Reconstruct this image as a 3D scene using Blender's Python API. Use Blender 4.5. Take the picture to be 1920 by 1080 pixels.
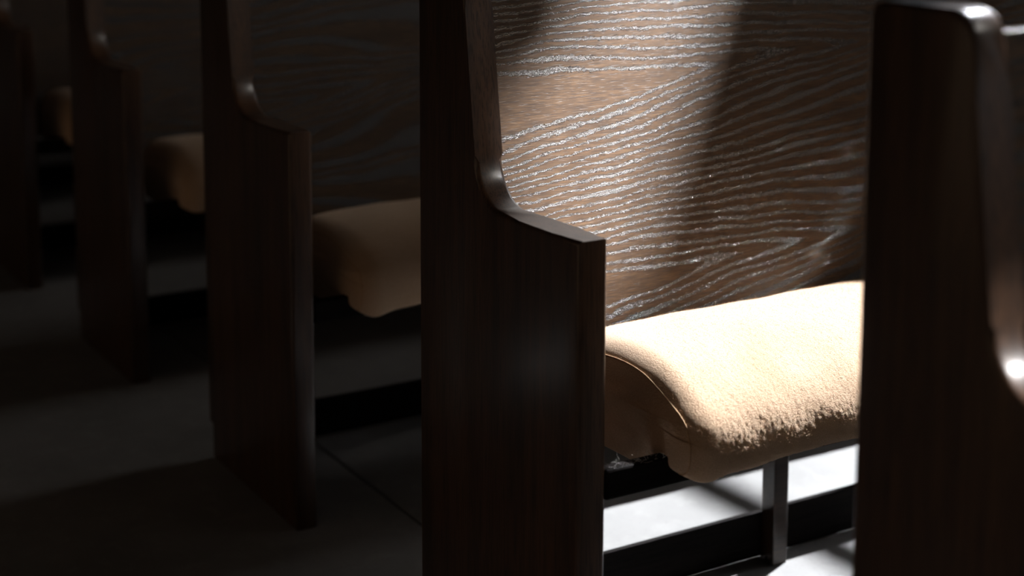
import bpy, bmesh, math, random
from mathutils import Vector, Matrix
random.seed(7)
scene = bpy.context.scene
C = scene.collection
for o in list(bpy.data.objects): bpy.data.objects.remove(o)

# ---------------------------------------------------------------- camera
cam_d = bpy.data.cameras.new('camera'); cam = bpy.data.objects.new('camera', cam_d); C.objects.link(cam)
scene.camera = cam
yaw, pitch, roll = 1.0285, 0.1361, 0.0015
fw = Vector((-math.sin(yaw)*math.cos(pitch), math.cos(yaw)*math.cos(pitch), -math.sin(pitch)))
rt = fw.cross(Vector((0, 0, 1))).normalized(); up = rt.cross(fw)
r2 = rt*math.cos(roll)+up*math.sin(roll); u2 = -rt*math.sin(roll)+up*math.cos(roll)
M = Matrix((r2, u2, -fw)).transposed().to_4x4()
M.translation = Vector((1.4742, -0.9827, 1.0996))
cam.matrix_world = M
cam_d.sensor_width = 36; cam_d.lens = 2992.8/1920*36
cam_d.shift_y = -407.64/1920; cam_d.shift_x = 6.6/1920
cam_d.clip_start = 0.02; cam_d.clip_end = 100
cam_d.dof.use_dof = True; cam_d.dof.focus_distance = 2.08; cam_d.dof.aperture_fstop = 2.6

# ---------------------------------------------------------------- world, light, exposure
scene.view_settings.view_transform = 'Standard'; scene.view_settings.look = 'None'
scene.view_settings.exposure = 0; scene.view_settings.gamma = 1
scene.view_settings.use_curve_mapping = False
w = bpy.data.worlds.new('world'); scene.world = w; w.use_nodes = True
w.node_tree.nodes['Background'].inputs[0].default_value = (0.55, 0.72, 1.0, 1)
w.node_tree.nodes['Background'].inputs[1].default_value = 0.6
WALL_Y = 6.0

def spot(name, target, direction, dist, power, size, radius, color):
    d = Vector(direction).normalized()
    l = bpy.data.lights.new(name, 'SPOT'); l.energy = power; l.spot_size = size; l.spot_blend = 0.15
    l.shadow_soft_size = radius; l.color = color
    o = bpy.data.objects.new(name, l); C.objects.link(o)
    o.location = Vector(target)+d*dist
    o.rotation_euler = (-d).to_track_quat('-Z', 'Y').to_euler()
    return o
LA = spot('beam_from_high_window', (-0.25, 0.3, 0.65), (1.0, 1.3, 1.03), 40, 640000, math.radians(3.6), 0.22, (0.98, 0.975, 0.98))  # added spot standing in for the sun on the lit backrest
LB = spot('beam_from_tall_window', (-0.30, 0.6, 0.2), (-0.37, 0.95, 1.0), 30, 140000, math.radians(6), 0.085, (0.95, 0.98, 1.04))  # added spot, own direction for the floor strips and near pew glints
LC = spot('beam_from_steep_window', (-0.10, 0.45, 0.45), (-0.07, 0.95, 1.0), 32, 260000, math.radians(3.6), 0.06, (0.94, 0.975, 1.03))  # added steep spot standing in for the sun on the cushion top

# ---------------------------------------------------------------- helpers
def mat(name): 
    m = bpy.data.materials.new(name); m.use_nodes = True
    nt = m.node_tree; return m, nt, nt.nodes, nt.links, nt.nodes['Principled BSDF']
def N(ns, t, **k):
    n = ns.new(t)
    for a, b in k.items(): setattr(n, a, b)
    return n
def mth(nt, op, a, b=None, c=None, clamp=False):
    n = nt.nodes.new('ShaderNodeMath'); n.operation = op; n.use_clamp = clamp
    for i, v in enumerate((a, b, c)):
        if v is None: continue
        if isinstance(v, (int, float)): n.inputs[i].default_value = v
        else: nt.links.new(v, n.inputs[i])
    return n.outputs[0]
def noise(nt, vec, scale, detail=3, rough=0.5, dist=0.0):
    n = nt.nodes.new('ShaderNodeTexNoise'); n.inputs['Scale'].default_value = scale
    n.inputs['Detail'].default_value = detail; n.inputs['Roughness'].default_value = rough
    n.inputs['Distortion'].default_value = dist
    nt.links.new(vec, n.inputs['Vector']); return n.outputs['Fac']
def mapping(nt, vec, scale=(1, 1, 1), loc=(0, 0, 0)):
    n = nt.nodes.new('ShaderNodeMapping'); n.inputs['Scale'].default_value = scale; n.inputs['Location'].default_value = loc
    nt.links.new(vec, n.inputs['Vector']); return n.outputs[0]
def ramp(nt, f, stops):
    n = nt.nodes.new('ShaderNodeValToRGB'); e = n.color_ramp.elements
    while len(e) < len(stops): e.new(0.5)
    for i, (p, c) in enumerate(stops): e[i].position = p; e[i].color = (*c, 1)
    nt.links.new(f, n.inputs[0]); return n.outputs[0]
def mixc(nt, f, a, b):
    n = nt.nodes.new('ShaderNodeMix'); n.data_type = 'RGBA'
    for i, v in ((0, f), (6, a), (7, b)):
        if isinstance(v, tuple): n.inputs[i].default_value = (*v, 1)
        elif isinstance(v, (int, float)): n.inputs[i].default_value = v
        else: nt.links.new(v, n.inputs[i])
    return n.outputs[2]
def bump(nt, h, strength, dist, bsdf, prev=None):
    n = nt.nodes.new('ShaderNodeBump'); n.inputs['Strength'].default_value = strength; n.inputs['Distance'].default_value = dist
    nt.links.new(h, n.inputs['Height'])
    if prev: nt.links.new(prev, n.inputs['Normal'])
    nt.links.new(n.outputs[0], bsdf.inputs['Normal']); return n.outputs[0]

# -- varnished dark wood, grain along local Z (end panels, posts)
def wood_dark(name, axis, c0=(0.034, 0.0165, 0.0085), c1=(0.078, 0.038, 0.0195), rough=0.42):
    m, nt, ns, L, b = mat(name)
    matte = rough > 0.6
    tc = N(ns, 'ShaderNodeTexCoord').outputs['Object']
    s = [34, 34, 34]; s[axis] = 1.6
    v = mapping(nt, tc, tuple(s))
    n1 = noise(nt, v, 1.0, 5, 0.6, 0.3)
    s2 = [420, 420, 420]; s2[axis] = 14
    n2 = noise(nt, mapping(nt, tc, tuple(s2)), 1.0, 2, 0.6)
    f = mth(nt, 'MULTIPLY', n1, 1.0)
    col = ramp(nt, f, [(0.36, c0), (0.62, c1)])
    pore = ramp(nt, n2, [(0.36, (0.45, 0.45, 0.45)), (0.5, (1, 1, 1))])
    mx = nt.nodes.new('ShaderNodeMix'); mx.data_type = 'RGBA'; mx.blend_type = 'MULTIPLY'; mx.inputs[0].default_value = 1
    L.new(col, mx.inputs[6]); L.new(pore, mx.inputs[7])
    L.new(mx.outputs[2], b.inputs['Base Color'])
    b.inputs['Roughness'].default_value = rough
    b.inputs['Coat Weight'].default_value = 0.4; b.inputs['Specular IOR Level'].default_value = 0.3; b.inputs['Coat Roughness'].default_value = 0.22
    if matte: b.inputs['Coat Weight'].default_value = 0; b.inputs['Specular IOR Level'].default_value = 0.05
    bump(nt, n2, 0.12, 0.0006, b)
    return m
M_panel = wood_dark('end_panel_wood', 2)
M_rail = wood_dark('rail_wood', 1, (0.018, 0.009, 0.006), (0.04, 0.02, 0.012), 0.38)

# -- open-pored plain-sawn oak of the backrests; local coords: y along the pew, z up
def wood_oak():
    m, nt, ns, L, b = mat('oak_backrest')
    tc = N(ns, 'ShaderNodeTexCoord').outputs['Object']
    sep = N(ns, 'ShaderNodeSeparateXYZ'); L.new(tc, sep.inputs[0])
    idx = N(ns, 'ShaderNodeObjectInfo').outputs['Object Index']       # every board is cut from another part of the log
    y = mth(nt, 'MULTIPLY_ADD', idx, 0.63, sep.outputs[1]); z = mth(nt, 'MULTIPLY_ADD', idx, -0.11, sep.outputs[2])
    flat = N(ns, 'ShaderNodeCombineXYZ'); L.new(y, flat.inputs[1]); L.new(z, flat.inputs[2]); tc2 = flat.outputs[0]
    # warp
    wz = mth(nt, 'MULTIPLY_ADD', noise(nt, mapping(nt, tc2, (1, 2.6, 5)), 1, 2, 0.5), 0.050, -0.025)
    wf = mth(nt, 'MULTIPLY_ADD', noise(nt, mapping(nt, tc2, (1, 22, 48), (3, 0, 0)), 1, 3, 0.6), 0.009, -0.0045)
    zz = mth(nt, 'ADD', mth(nt, 'ADD', z, wz), wf)
    # the growth rings rise slowly along the board
    zz = mth(nt, 'SUBTRACT', zz, mth(nt, 'MULTIPLY', y, 0.09))
    # fold z about the tongues, one every 0.275 m, centred on z = 0.765 and 0.49
    t = mth(nt, 'DIVIDE', mth(nt, 'SUBTRACT', zz, 0.765), 0.275)
    fr = mth(nt, 'SUBTRACT', t, mth(nt, 'ROUND', t))
    dz = mth(nt, 'MULTIPLY', fr, 0.275)
    h = mth(nt, 'SUBTRACT', mth(nt, 'SQRT', mth(nt, 'ADD', mth(nt, 'MULTIPLY', dz, dz), 0.0007)), 0.0265)
    g = mth(nt, 'SUBTRACT', 1.0, mth(nt, 'DIVIDE', mth(nt, 'SUBTRACT', mth(nt, 'ABSOLUTE', fr), 0.20), 0.26, clamp=True))
    gy = mth(nt, 'MULTIPLY_ADD', mth(nt, 'SUBTRACT', y, 0.35), g, 0.35)
    f = mth(nt, 'MULTIPLY_ADD', h, 10.6, gy)
    f = mth(nt, 'ADD', f, mth(nt, 'MULTIPLY', mth(nt, 'DIVIDE', mth(nt, 'ABSOLUTE', dz), 0.03, clamp=True), 0.125))
    f = mth(nt, 'ADD', f, mth(nt, 'MULTIPLY_ADD', noise(nt, mapping(nt, tc2, (1, 3, 6), (9, 2, 0)), 1, 2, 0.5), 0.08, -0.04))
    ring = mth(nt, 'FRACT', mth(nt, 'DIVIDE', mth(nt, 'SUBTRACT', f, 0.3575), 0.125))
    band = mth(nt, 'SUBTRACT', 1.0, mth(nt, 'MULTIPLY', mth(nt, 'ABSOLUTE', mth(nt, 'SUBTRACT', ring, 0.5)), 2.0))   # 1 at the ring
    band = mth(nt, 'MULTIPLY', band, mth(nt, 'MAXIMUM', mth(nt, 'MULTIPLY', mth(nt, 'SUBTRACT', f, 0.36), 40.0, clamp=True), mth(nt, 'GREATER_THAN', idx, 0.5)))
    # pores: short streaks along the grain, dense inside the ring
    p1 = noise(nt, mapping(nt, tc2, (1, 110, 520)), 1, 4, 0.75)
    p2 = noise(nt, mapping(nt, tc2, (1, 55, 900), (5, 5, 5)), 1, 1, 0.5)
    thr = mth(nt, 'MULTIPLY_ADD', mth(nt, 'POWER', band, 1.15), -0.52, 0.77)
    thr = mth(nt, 'ADD', thr, mth(nt, 'MULTIPLY_ADD', noise(nt, mapping(nt, tc2, (1, 10, 22), (4, 4, 0)), 1, 2, 0.5), 0.34, -0.17))
    pore = mth(nt, 'MULTIPLY', mth(nt, 'SUBTRACT', p1, thr), 14.0, clamp=True)
    fine = mth(nt, 'MULTIPLY', mth(nt, 'SUBTRACT', p2, 0.60), 7.0, clamp=True)
    tone = noise(nt, mapping(nt, tc2, (1, 7, 60), (1, 7, 0)), 1, 4, 0.6)
    base = ramp(nt, tone, [(0.30, (0.054, 0.029, 0.0135)), (0.70, (0.104, 0.060, 0.031))])
    streak = noise(nt, mapping(nt, tc2, (1, 30, 700), (0, 3, 1)), 1, 3, 0.7)
    base = mixc(nt, mth(nt, 'MULTIPLY', mth(nt, 'SUBTRACT', 0.62, streak), 4.5, clamp=True), base, (0.036, 0.021, 0.013))
    base = mixc(nt, mth(nt, 'MULTIPLY', fine, 0.6), base, (0.026, 0.016, 0.011))
    col = mixc(nt, mth(nt, 'MULTIPLY', pore, 0.88), base, (0.012, 0.0095, 0.0095))
    L.new(col, b.inputs['Base Color'])
    rg = mth(nt, 'MULTIPLY_ADD', pore, -0.22, 0.50)
    L.new(rg, b.inputs['Roughness'])
    b.inputs['Specular IOR Level'].default_value = 0.22
    L.new(mth(nt, 'DIVIDE', mth(nt, 'MULTIPLY_ADD', pore, 0.88, 0.04), mth(nt, 'MULTIPLY_ADD', idx, 0.9, 1.0)), b.inputs['Coat Weight'])   # coat weakened on the other boards to dim their pore glints
    b.inputs['Coat Roughness'].default_value = 0.26; b.inputs['Coat IOR'].default_value = 1.8
    # relief: pores are cut in, with a crumpled lacquer film inside them
    crumple = noise(nt, mapping(nt, tc2, (1, 260, 520), (2, 2, 2)), 1, 3, 0.7)
    hh = mth(nt, 'SUBTRACT', mth(nt, 'MULTIPLY', mth(nt, 'MULTIPLY', crumple, pore), 2.5), mth(nt, 'MULTIPLY', pore, 0.8))
    hh = mth(nt, 'SUBTRACT', hh, mth(nt, 'MULTIPLY', fine, 0.12))
    nrm = bump(nt, hh, 0.9, 0.0012, b)
    L.new(nrm, b.inputs['Coat Normal'])
    return m
M_oak = wood_oak()
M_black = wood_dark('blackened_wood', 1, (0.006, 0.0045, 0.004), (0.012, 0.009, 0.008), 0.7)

# -- felted tan wool
def felt():
    m, nt, ns, L, b = mat('tan_felt')
    tc = N(ns, 'ShaderNodeTexCoord').outputs['Object']
    n1 = noise(nt, tc, 950, 2, 0.7); n2 = noise(nt, tc, 9, 3, 0.5); n3 = noise(nt, mapping(nt, tc, (1, 1, 1.6)), 330, 3, 0.65, 0.5)
    c = ramp(nt, n1, [(0.30, (0.44, 0.285, 0.170)), (0.70, (0.68, 0.48, 0.325))])
    c = mixc(nt, mth(nt, 'MULTIPLY', mth(nt, 'SUBTRACT', 0.55, n2), 1.2, clamp=True), c, (0.40, 0.24, 0.125))
    L.new(c, b.inputs['Base Color'])
    b.inputs['Roughness'].default_value = 1.0; b.inputs['Specular IOR Level'].default_value = 0.1
    b.inputs['Sheen Weight'].default_value = 0.35; b.inputs['Sheen Roughness'].default_value = 0.5
    b.inputs['Sheen Tint'].default_value = (1, 0.9, 0.8, 1)
    h = mth(nt, 'ADD', mth(nt, 'MULTIPLY', n1, 0.5), n3)
    bump(nt, h, 0.8, 0.0022, b)
    return m
M_felt = felt()

def concrete():
    m, nt, ns, L, b = mat('polished_concrete')
    oi = N(ns, 'ShaderNodeObjectInfo').outputs['Random']
    geo = N(ns, 'ShaderNodeNewGeometry').outputs['Position']
    n1 = noise(nt, geo, 3.2, 6, 0.6); n2 = noise(nt, geo, 160, 3, 0.6); n3 = noise(nt, geo, 22, 4, 0.6, 0.6)
    c = ramp(nt, n1, [(0.3, (0.22, 0.215, 0.205)), (0.7, (0.33, 0.322, 0.31))])
    c = mixc(nt, mth(nt, 'MULTIPLY', mth(nt, 'SUBTRACT', n3, 0.52), 2.5, clamp=True), c, (0.38, 0.37, 0.355))
    c = mixc(nt, mth(nt, 'MULTIPLY', mth(nt, 'SUBTRACT', n2, 0.58), 3, clamp=True), c, (0.17, 0.163, 0.155))
    c = mixc(nt, mth(nt, 'MULTIPLY', oi, 0.15), c, (0.22, 0.213, 0.205))
    L.new(c, b.inputs['Base Color']); b.inputs['Roughness'].default_value = 0.55
    bump(nt, n2, 0.15, 0.001, b)
    return m
M_floor = concrete()
def plain(name, col, rough=0.8, var=0.1, scale=6):
    m, nt, ns, L, b = mat(name)
    tc = N(ns, 'ShaderNodeTexCoord').outputs['Object']
    n = noise(nt, tc, scale, 4, 0.6)
    L.new(ramp(nt, n, [(0.3, tuple(c*(1-var) for c in col)), (0.7, tuple(min(1, c*(1+var)) for c in col))]), b.inputs['Base Color'])
    b.inputs['Roughness'].default_value = rough
    return m
M_plaster = plain('dark_plaster', (0.10, 0.085, 0.07))
M_joint = plain('joint_mortar', (0.05, 0.048, 0.045))
M_ceil = plain('ceiling_boards', (0.06, 0.04, 0.028))
M_frame = plain('window_frame_paint', (0.05, 0.045, 0.04), 0.5)
M_nap = plain('wool_nap', (0.62, 0.43, 0.28), 1.0, 0.12, 40)
M_thread = plain('tan_piping', (0.50, 0.32, 0.18), 1.0, 0.15, 300)
M_lint = plain('lint', (0.75, 0.72, 0.68), 1.0)
M_steel = plain('staple_steel', (0.35, 0.35, 0.36), 0.35)
def pane_mat(name, col, s):
    m = bpy.data.materials.new(name); m.use_nodes = True; nt = m.node_tree
    nt.nodes.clear(); o = nt.nodes.new('ShaderNodeOutputMaterial'); e = nt.nodes.new('ShaderNodeEmission')
    e.inputs[0].default_value = (*col, 1); e.inputs[1].default_value = s
    nt.links.new(e.outputs[0], o.inputs[0]); return m

def build(name, bm, m, parent=None, smooth=False, loc=(0, 0, 0)):
    me = bpy.data.meshes.new(name); bmesh.ops.recalc_face_normals(bm, faces=bm.faces)
    bm.to_mesh(me); bm.free(); me.materials.append(m)
    if smooth:
        for p in me.polygons: p.use_smooth = True
    o = bpy.data.objects.new(name, me); C.objects.link(o); o.location = loc
    if parent: o.parent = parent
    return o
def box(bm, a, b):
    r = bmesh.ops.create_cube(bm, size=1)
    for v in r['verts']:
        v.co = Vector([(a[i]+b[i])/2+v.co[i]*(b[i]-a[i]) for i in range(3)])
    return r['verts']
def bevel_all(bm, w, seg=3, ang=30):
    es = [e for e in bm.edges if len(e.link_faces) == 2 and e.calc_face_angle(0) > math.radians(ang)]
    bmesh.ops.bevel(bm, geom=es, offset=w, segments=seg, profile=0.5, affect='EDGES', clamp_overlap=True)
def struct(o): o['kind'] = 'structure'; return o
def sharp_smooth(o, ang=32):
    me = o.data
    for p in me.polygons: p.use_smooth = True
    me.set_sharp_from_angle(angle=math.radians(ang))

# ---------------------------------------------------------------- the room
X0, X1, Y0, Y1, ZC = -14.0, 11.0, -5.0, WALL_Y, 7.6
floor = bpy.data.objects.new('floor', None); C.objects.link(floor); struct(floor)
bm = bmesh.new(); box(bm, (X0, Y0, -0.12), (X1, Y1, -0.006))
build('joint_bed', bm, M_joint, floor)
# concrete slabs with recessed joints; one joint line runs at x = -1.365, one at y = 0.19
S = 1.22
bm = bmesh.new(); box(bm, (0.0015, 0.0015, -0.05), (S-0.0015, S-0.0015, 0)); bevel_all(bm, 0.0018, 1)
slab = None
nx0 = math.floor((X0+1.365)/S); ny0 = math.floor((Y0-0.19)/S)
slab_me = None
for i in range(nx0, math.ceil((X1+1.365)/S)):
    for j in range(ny0, math.ceil((Y1-0.19)/S)):
        xa, ya = -1.365+i*S, 0.19+j*S
        if xa >= X1-0.05 or ya >= Y1-0.05 or xa+S <= X0+0.05 or ya+S <= Y0+0.05: continue
        if slab_me is None:
            o = build('floor_slab', bm, M_floor, floor); slab_me = o.data
        else:
            o = bpy.data.objects.new('floor_slab', slab_me); C.objects.link(o); o.parent = floor
        o.location = (xa, ya, 0)
        # trim slabs at the walls
        sx = min(xa+S, X1)-max(xa, X0); sy = min(ya+S, Y1)-max(ya, Y0)
        if sx < S-1e-4 or sy < S-1e-4:
            o.scale = (sx/S, sy/S, 1); o.location = (max(xa, X0), max(ya, Y0), 0)
for nm, a, b in [('wall_left', (X0-0.3, Y0, -0.1), (X0, Y1, ZC)), ('wall_right', (X1, Y0, -0.1), (X1+0.3, Y1, ZC)),
                 ('wall_near', (X0-0.3, Y0-0.3, -0.1), (X1+0.3, Y0, ZC))]:
    bm = bmesh.new(); box(bm, a, b); struct(build(nm, bm, M_plaster))
bm = bmesh.new(); box(bm, (X0-0.3, Y0-0.3, ZC), (X1+0.3, Y1+0.3, ZC+0.2)); struct(build('ceiling', bm, M_ceil))

def through(L, P, y=WALL_Y):       # where the ray from lamp L to point P crosses the outer wall
    L = Vector(L); P = Vector(P); t = (y-L.y)/(P.y-L.y); q = L+(P-L)*t
    return (q.x, q.z)
def bk(y, z): return (-0.25-(z-0.465)*0.1075, y, z)
# openings in wall_far: added ones cut to shape the spots' light patches, and tall windows
openA = [through(LA.location, p) for p in [bk(0.05, 0.78), bk(0.14, 0.81), bk(0.205, 0.91), bk(0.22, 1.10), bk(0.56, 1.10), bk(0.44, 0.86), bk(0.34, 0.62), bk(0.28, 0.49), bk(0.05, 0.49)]]
openF = [through(LC.location, p) for p in [(-0.243, 0.12, 0.475), (-0.243, 0.62, 0.475), (0.0, 0.85, 0.475), (0.12, 0.95, 0.45), (0.12, 0.10, 0.43)]]
openB = [through(LB.location, p) for p in [(-0.69, 0.22, 0), (-0.69, 0.69, 0), (-0.03, 0.72, 0), (-0.03, 0.15, 0), (-0.30, 0.18, 0)]]
openC = [through(LB.location, p) for p in [(-0.69, 0.725, 0), (-0.69, 1.7, 0), (-0.03, 1.7, 0), (-0.03, 0.76, 0)]]
openD = [through(LA.location, p) for p in [(0.60, -0.02, 0.70), (0.60, 0.09, 0.70), (0.70, 0.09, 0.655), (0.70, -0.02, 0.655)]]
openE = [through(LB.location, p) for p in [(0.55, -0.16, 0.96), (0.515, 0.5, 0.96), (0.62, 0.5, 0.96), (0.73, 0.12, 0.67), (0.73, -0.16, 0.67)]]
rects = [(-2.0, -1.0, 2.4, 5.0), (-5.8, -4.0, 1.2, 3.6), (5.0, 8.6, 0.9, 4.0), (5.3, 7.5, 5.0, 7.3)]
cu = bpy.data.curves.new('wall_far', 'CURVE'); cu.dimensions = '2D'; cu.fill_mode = 'BOTH'; cu.extrude = 0.012
def spl(pts):
    s = cu.splines.new('POLY'); s.points.add(len(pts)-1)
    for i, (x, z) in enumerate(pts): s.points[i].co = (x, z, 0, 1)
    s.use_cyclic_u = True
spl([(X0-0.3, -0.1), (X1+0.3, -0.1), (X1+0.3, ZC), (X0-0.3, ZC)])
def rpts(r): return [(r[0], r[2]), (r[1], r[2]), (r[1], r[3]), (r[0], r[3])]
holes = [openA, openB, openC, openD, openE, openF]+[rpts(r) for r in rects]
for h in holes: spl(h)
tmp = bpy.data.objects.new('tmp', cu); C.objects.link(tmp)
me = bpy.data.meshes.new_from_object(tmp.evaluated_get(bpy.context.evaluated_depsgraph_get()))
bpy.data.objects.remove(tmp)
wf = bpy.data.objects.new('wall_far', me); C.objects.link(wf); struct(wf); me.materials.clear(); me.materials.append(M_plaster)
wf.rotation_euler = (math.pi/2, 0, 0); wf.location = (0, WALL_Y, 0)
pane_mats = [pane_mat('daylit_pane_cool', (1.0, 0.95, 0.92), 5.0), pane_mat('daylit_pane_bright', (0.78, 0.89, 1.0), 0.2), pane_mat('daylit_pane_right', (0.82, 0.91, 1.0), 0.4), pane_mat('daylit_pane_high', (1.0, 0.95, 0.88), 25.0)]
for k, (r, pm) in enumerate(zip(rects, pane_mats)):
    wn = bpy.data.objects.new('window_%d' % (k+1), None); C.objects.link(wn); struct(wn); wn.location = (r[0], WALL_Y, r[2])
    W, H = r[1]-r[0], r[3]-r[2]; nxp = max(2, round(W/0.9)); nzp = 3; t = 0.035
    bm = bmesh.new()
    for i in range(nxp+1): box(bm, (i*W/nxp-(t if i else 0), -0.05, 0), (i*W/nxp+(t if i < nxp else 0), 0.05, H))
    for j in range(nzp+1): box(bm, (0, -0.045, j*H/nzp-(t if j else 0)), (W, 0.045, j*H/nzp+(t if j < nzp else 0)))
    build('window_frame', bm, M_frame, wn)
    for i in range(nxp):
        for j in range(nzp):
            bm = bmesh.new(); box(bm, (i*W/nxp+t, 0.0, j*H/nzp+t), ((i+1)*W/nxp-t, 0.006, (j+1)*H/nzp-t)); build('pane', bm, pm, wn)
# added warm fill: unseen glowing doors low in the near wall, lighting the aisle faces
dn = bpy.data.objects.new('door_1', None); C.objects.link(dn); struct(dn); dn.location = (-3.0, Y0, 0)
pm = pane_mat('door_glass', (1.0, 0.66, 0.42), 0.5)
bm = bmesh.new()
for i in range(7): box(bm, (i-0.04, 0.0, 0.0), (i+0.04, 0.06, 2.2))
for z in (0.0, 1.25, 2.12): box(bm, (0, 0.004, z), (6, 0.056, z+0.08))
box(bm, (0, 0.01, 1.33), (6, 0.05, 2.12))
build('door_frame', bm, M_frame, dn)
for i in range(6):
    bm = bmesh.new(); box(bm, (i+0.04, 0.02, 0.08), (i+0.96, 0.028, 1.25)); build('pane', bm, pm, dn)
for k, op in enumerate((openA, openB, openC, openD, openE, openF)):  # framed cut-outs added only to mask the spots, out of view
    wn = bpy.data.objects.new('window_%d' % (k+5), None); C.objects.link(wn); struct(wn)
    bm = bmesh.new()
    cx = sum(p[0] for p in op)/len(op); cz = sum(p[1] for p in op)/len(op)
    outer = [(p[0]+(p[0]-cx)*0.02, p[1]+(p[1]-cz)*0.02) for p in op]
    n = len(op)
    vs = [[bm.verts.new((q[0], y, q[1])) for q in ring] for ring, y in ((op, WALL_Y-0.034), (outer, WALL_Y-0.034), (outer, WALL_Y-0.0125), (op, WALL_Y-0.0125))]
    for i in range(n):
        for a in range(4):
            b = (a+1) % 4; bm.faces.new((vs[a][i], vs[a][(i+1) % n], vs[b][(i+1) % n], vs[b][i]))
    build('window_frame', bm, M_frame, wn)

# ---------------------------------------------------------------- pews
# pew coordinates: x = 0 at the front of the arm (the pew faces +x), y = 0 at the aisle face, z = 0 on the floor
T = 0.0404; LEN = 2.7
def panel_bm():
    pts = [(-0.376, 0), (-0.376, 0.062), (-0.3915, 0.064), (-0.3897, 0.960), (-0.386, 0.969), (-0.378, 0.973), (-0.300, 0.9735)]
    pts += [(-0.294+0.0245*math.sin(math.radians(a)), 0.949+0.0245*math.cos(math.radians(a))) for a in (0, 18, 36, 54, 72, 86)]
    # front edge of the upright slopes forward going down, then sweeps into the arm
    pts += [(-0.262, 0.90), (-0.249, 0.80), (-0.240, 0.735)]
    c = Vector((-0.176, 0.725)); n = 9
    for i in range(n+1):
        a = math.radians(183+i*(82/n)); pts.append((c.x+0.062*math.cos(a), c.y+0.0655*math.sin(a)))
    pts += [(-0.13, 0.6588), (-0.06, 0.6595), (0, 0.660), (0, 0)]
    bm = bmesh.new()
    a = [bm.verts.new((x, 0, z)) for x, z in pts]
    f = bm.faces.new(a); r = bmesh.ops.extrude_face_region(bm, geom=[f])
    for v in r['geom']:
        if isinstance(v, bmesh.types.BMVert): v.co.y += T
    es = [e for e in bm.edges if len(e.link_faces) == 2 and abs(e.verts[0].co.y-e.verts[1].co.y) < 1e-6 and min(e.verts[0].co.z, e.verts[1].co.z) > -1 and e.calc_face_angle(0) > 1]
    bm.edges.ensure_lookup_table()
    corner = [e for e in bm.edges if abs(e.verts[0].co.y-e.verts[1].co.y) > 1e-3 and e.calc_face_angle(0) > math.radians(50) and 0.5 < e.verts[0].co.z < 0.8]
    bmesh.ops.bevel(bm, geom=es+corner, offset=0.0065, segments=4, profile=0.5, affect='EDGES', clamp_overlap=True)
    return bm
def backrest_bm():
    bm = bmesh.new(); ya, yb = T, LEN-T
    def fx(z): return -0.25-(z-0.465)*0.1075
    th = 0.022; zb, zt = 0.348, 0.950
    pts = [(fx(zb), zb), (fx(zb)-th, zb), (fx(zt)-th, zt-0.004), (fx(zt)-th+0.004, zt), (fx(zt)-0.006, zt), (fx(zt)-0.0015, zt-0.002), (fx(zt), zt-0.007)]
    A = [bm.verts.new((x, ya, z)) for x, z in pts]; B = [bm.verts.new((x, yb, z)) for x, z in pts]
    n = len(pts)
    for i in range(n): bm.faces.new((A[i], A[(i+1) % n], B[(i+1) % n], B[i]))
    bm.faces.new(A); bm.faces.new(B)
    return bm
CP = [(-0.246, 0.385), (-0.246, 0.43), (-0.243, 0.462), (-0.225, 0.474), (-0.19, 0.480), (-0.15, 0.484), (-0.11, 0.486), (-0.07, 0.484), (-0.040, 0.478),
      (-0.014, 0.468), (0.010, 0.454), (0.028, 0.437), (0.040, 0.417), (0.045, 0.397), (0.044, 0.378), (0.036, 0.364), (0.022, 0.360), (0.006, 0.362), (0.002, 0.372), (0.001, 0.3805), (-0.10, 0.3805), (-0.2, 0.3805)]
def catmull(P, sub):
    out = []; n = len(P)
    for i in range(n):
        p0, p1, p2, p3 = [Vector(P[(i+k-1) % n]) for k in range(4)]
        for s in range(sub):
            t = s/sub
            out.append(0.5*((2*p1)+(-p0+p2)*t+(2*p0-5*p1+4*p2-p3)*t*t+(-p0+3*p1-3*p2+p3)*t**3))
    return out
PROF = catmull(CP, 7)
CC = Vector((-0.10, 0.425))
JR = random.Random(11)
def cushion_section(y, ya, yb, droop, seed, jit=0.0):
    crown = 0.016 if ya == 0.100 else 0.006
    # rounded, slightly slumped ends
    R = 0.042; d = min(y-ya, yb-y); pts = []
    ins = 0 if d >= R else R-math.sqrt(max(0, R*R-(R-d)**2))
    e = math.exp(-max(0, (y-ya))/0.06)
    for p in PROF:
        v = p-CC
        x, z = p.x, p.y
        # inset towards the core
        x -= ins*max(-1, min(1, v.x/0.10)) * (1 if v.x > 0 else 0.3); z -= ins*max(-0.8, min(1, v.y/0.05))*(1 if v.y > 0 else 0.35)
        z += 0.0006*math.sin(y*23+seed)*(1 if v.y > 0 else 0.2)+0.0005*math.sin(y*61+seed*2+p.x*30)
        if v.x > 0.06: x += 0.0010*math.sin(y*31+seed)+0.0006*math.sin(y*77+p.y*60)
        if v.x > 0.11 and p.y < 0.385:      # bottom front lip wavers, hangs lower near the corner
            z += -droop*math.exp(-((y-ya-0.035)/0.022)**2)+0.0025*math.sin(y*19+seed)-0.003
        if v.y > 0: z -= crown*math.exp(-(y-ya)/0.055)*min(1, v.y/0.03)
        if p.x < 0.0 and p.y < 0.39: z -= 0.040*max(0, min(1, (0.024-(y-ya))/0.004))*(min(1, -p.x/0.06) if p.x > -0.24 else 0.6)
        if p.x > -0.02 and p.y < 0.40: z += 0.004*math.exp(-((y-ya)/0.014)**2)
        if jit:
            q = JR.gauss(0, jit); d2 = (p-CC).normalized(); x += d2.x*q; z += d2.y*q
        pts.append(Vector((x, y, z)))
    return pts
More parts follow.
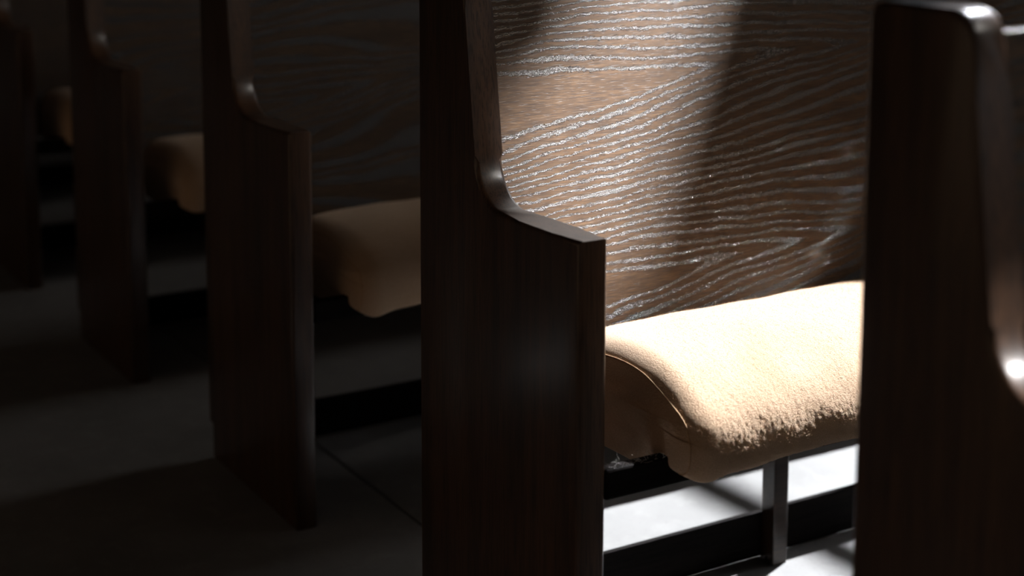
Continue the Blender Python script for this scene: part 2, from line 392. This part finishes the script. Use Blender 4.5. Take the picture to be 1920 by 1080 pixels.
def cushion_bm(ya, droop, seed, fine):
    bm = bmesh.new(); yb = LEN-0.1
    ys = [ya+t for t in (0, 0.0005, 0.002, 0.0045, 0.008, 0.012, 0.017, 0.022, 0.027, 0.032)]
    k = 0.037
    while ya+k < (0.75 if fine else 0.5): ys.append(ya+k); k += (0.0022 if fine else 0.006)
    while ya+k < yb-0.04: ys.append(ya+k); k += 0.03
    ys += [yb-t for t in (0.030, 0.017, 0.0065, 0.0008, 0)]
    rows = [[bm.verts.new(p) for p in cushion_section(y, ya, yb, droop, seed, 0.0004 if fine and 0.05 < y-ya < 0.62 else 0.0)] for y in ys]
    n = len(PROF)
    for a, b in zip(rows, rows[1:]):
        for i in range(n): bm.faces.new((a[i], a[(i+1) % n], b[(i+1) % n], b[i]))
    for row, yy, s in ((rows[0], ya, -1), (rows[-1], yb, 1)):
        prev = row
        for q, out in ((0.86, 0.0015), (0.7, 0.003), (0.5, 0.0045), (0.25, 0.0055)):
            cur = [bm.verts.new((CC.x+(v.co.x-CC.x)*q, yy+s*out, CC.y+(v.co.z-CC.y)*q)) for v in row]
            for i in range(n): bm.faces.new((prev[i], prev[(i+1) % n], cur[(i+1) % n], cur[i]))
            prev = cur
        cv = bm.verts.new((CC.x, yy+s*0.006, CC.y))
        for i in range(n): bm.faces.new((prev[i], prev[(i+1) % n], cv))
    return bm
def tube(bm, pts, r, n=6):
    rings = []
    for i, p in enumerate(pts):
        t = (pts[min(i+1, len(pts)-1)]-pts[max(i-1, 0)]).normalized()
        a = t.orthogonal().normalized() if i == 0 else (a-t*a.dot(t)).normalized()
        b = t.cross(a)
        rings.append([bm.verts.new(p+(a*math.cos(2*math.pi*k/n)+b*math.sin(2*math.pi*k/n))*r) for k in range(n)])
    for A, B in zip(rings, rings[1:]):
        for k in range(n): bm.faces.new((A[k], A[(k+1) % n], B[(k+1) % n], B[k]))
    bm.faces.new(rings[0]); bm.faces.new(rings[-1])

P_me = {}
def shared(name, make, m, parent, key=None, smooth=None, loc=(0, 0, 0)):
    key = key or name
    if key not in P_me:
        o = build(name, make(), m, parent)
        if smooth == 'sharp': sharp_smooth(o)
        elif smooth:
            for p in o.data.polygons: p.use_smooth = True
        P_me[key] = o.data
    else:
        o = bpy.data.objects.new(name, P_me[key]); C.objects.link(o); o.parent = parent
    o.location = loc; return o
def bx(a, b, bev=0.002):
    def f():
        bm = bmesh.new(); box(bm, a, b); bevel_all(bm, bev, 2); return bm
    return f
def make_pew(x, label, ya, droop, seed, lint=False):
    t = bpy.data.objects.new('church_pew', None); C.objects.link(t); t.location = (x, 0, 0)
    t['label'] = label; t['category'] = 'pew'; t['group'] = 'wooden pews in a row along the aisle'
    shared('end_panel', panel_bm, M_panel, t, smooth='sharp')
    shared('end_panel', panel_bm, M_panel, t, loc=(0, LEN-T, 0), smooth='sharp')
    br = shared('backrest', backrest_bm, M_oak, t); br.pass_index = round(abs(x)/0.83)
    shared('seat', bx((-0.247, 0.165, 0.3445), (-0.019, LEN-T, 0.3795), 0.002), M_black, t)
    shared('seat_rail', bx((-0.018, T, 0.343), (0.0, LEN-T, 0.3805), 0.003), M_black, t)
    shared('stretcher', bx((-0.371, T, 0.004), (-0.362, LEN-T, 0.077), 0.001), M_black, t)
    for k, yy in enumerate((0.60, 1.35, 2.1)):
        shared('leg', bx((-0.361, -0.014, 0.0), (-0.330, 0.014, 0.34)), M_rail, t, loc=(0, yy, 0))
        shared('bracket', bx((-0.361, -0.014, 0.322), (-0.03, 0.014, 0.3445)), M_rail, t, loc=(0, yy, 0))
    cu = build('cushion', cushion_bm(ya, droop, seed, x == 0), M_felt, t, smooth=True)
    if x > -1:
        # raised wool nap: short fibres standing off the cover
        rg = random.Random(5); vs, fs = [], []
        ymax = 0.70 if x == 0 else 0.45; nf = 60000 if x == 0 else 12000
        secs = [cushion_section(ya+0.001+k*0.01, ya, LEN-0.1, droop, seed) for k in range(int((ymax-ya)/0.01))]
        ns_ = len(secs[0])
        for k in range(nf):
            u = rg.random()*(len(secs)-1.001); a = int(u); fu = u-a
            w_ = rg.uniform(0.12, 0.66)*ns_; b_ = int(w_); fw_ = w_-b_
            P00, P10, P01 = secs[a][b_], secs[a+1][b_], secs[a][(b_+1) % ns_]
            p = P00.lerp(P10, fu)+(P01-P00)*fw_
            nrm = (P01-P00).cross(P10-P00)
            if nrm.length < 1e-12: continue
            nrm.normalize()
            if nrm.dot(Vector((p.x-CC.x, 0, p.z-CC.y))) < 0: nrm = -nrm
            d = (nrm*rg.uniform(0.25, 0.8)+Vector((rg.gauss(0, 0.6), rg.gauss(0, 0.6), rg.gauss(0, 0.6)))).normalized()
            ln = rg.uniform(0.0012, 0.0040)*(2.0 if rg.random() < 0.02 else 1)
            sd = d.cross(Vector((rg.gauss(0, 1), rg.gauss(0, 1), rg.gauss(0, 1)))).normalized()*0.00012
            q = len(vs); vs += [p-nrm*0.0005-sd, p-nrm*0.0005+sd, p+d*ln]; fs.append((q, q+1, q+2))
        pm_ = bpy.data.meshes.new('wool_nap'); pm_.from_pydata(vs, [], fs); pm_.materials.append(M_nap)
        po = bpy.data.objects.new('wool_nap', pm_); C.objects.link(po); po.parent = cu; po['kind'] = 'stuff'
    # welted seam round the end of the cushion
    bm = bmesh.new()
    sec = cushion_section(ya+0.010, ya, LEN-0.1, droop, seed); c3 = Vector((CC.x, ya+0.01, CC.y))
    pts = [p+(p-c3).normalized()*0.0006 for p in sec[9:112]]
    tube(bm, pts, 0.0009)
    build('seam', bm, M_thread, cu, smooth=True)
    return t, cu
pews = []
pews.append(make_pew(0.0, 'dark wooden pew with brightly sunlit tan cushion and open-grained oak backrest', 0.130, 0.006, 1.0))
pews.append(make_pew(-0.828, 'dim wooden pew directly behind the sunlit one, loose fold hanging under its cushion', 0.100, 0.008, 2.3))
pews.append(make_pew(-1.670, 'nearly black pew second behind the sunlit one, narrow strip of cushion showing', 0.110, 0.004, 4.1))
pews.append(make_pew(-2.510, 'faint black pew at the left edge of the photo, third behind the sunlit one', 0.110, 0.004, 5.2))
pews.append(make_pew(-3.350, 'pew farthest back in the darkness, hidden behind the four before it', 0.110, 0.004, 6.2))
pews.append(make_pew(0.840, 'blurred dark pew nearest the camera at the right edge, white glints on it', 0.120, 0.004, 3.3))

# lint caught on the seat rail of the sunlit pew
rg = random.Random(3); bm = bmesh.new()
for k in range(26):
    p = Vector((rg.uniform(-0.012, 0.003), rg.uniform(0.05, 0.125), 0.381)); d = Vector((rg.gauss(0, 1), rg.gauss(0, 1), rg.uniform(-0.2, 0.8))).normalized()
    pts = [p.copy()]
    for j in range(7):
        d = (d+Vector((rg.gauss(0, 0.5), rg.gauss(0, 0.5), rg.gauss(0, 0.4)))).normalized(); q = pts[-1]+d*0.0022
        q.z = max(q.z, 0.381); pts.append(q)
    tube(bm, pts, 0.00014, 3)
o = build('lint', bm, M_lint, pews[0][0]); o['kind'] = 'stuff'
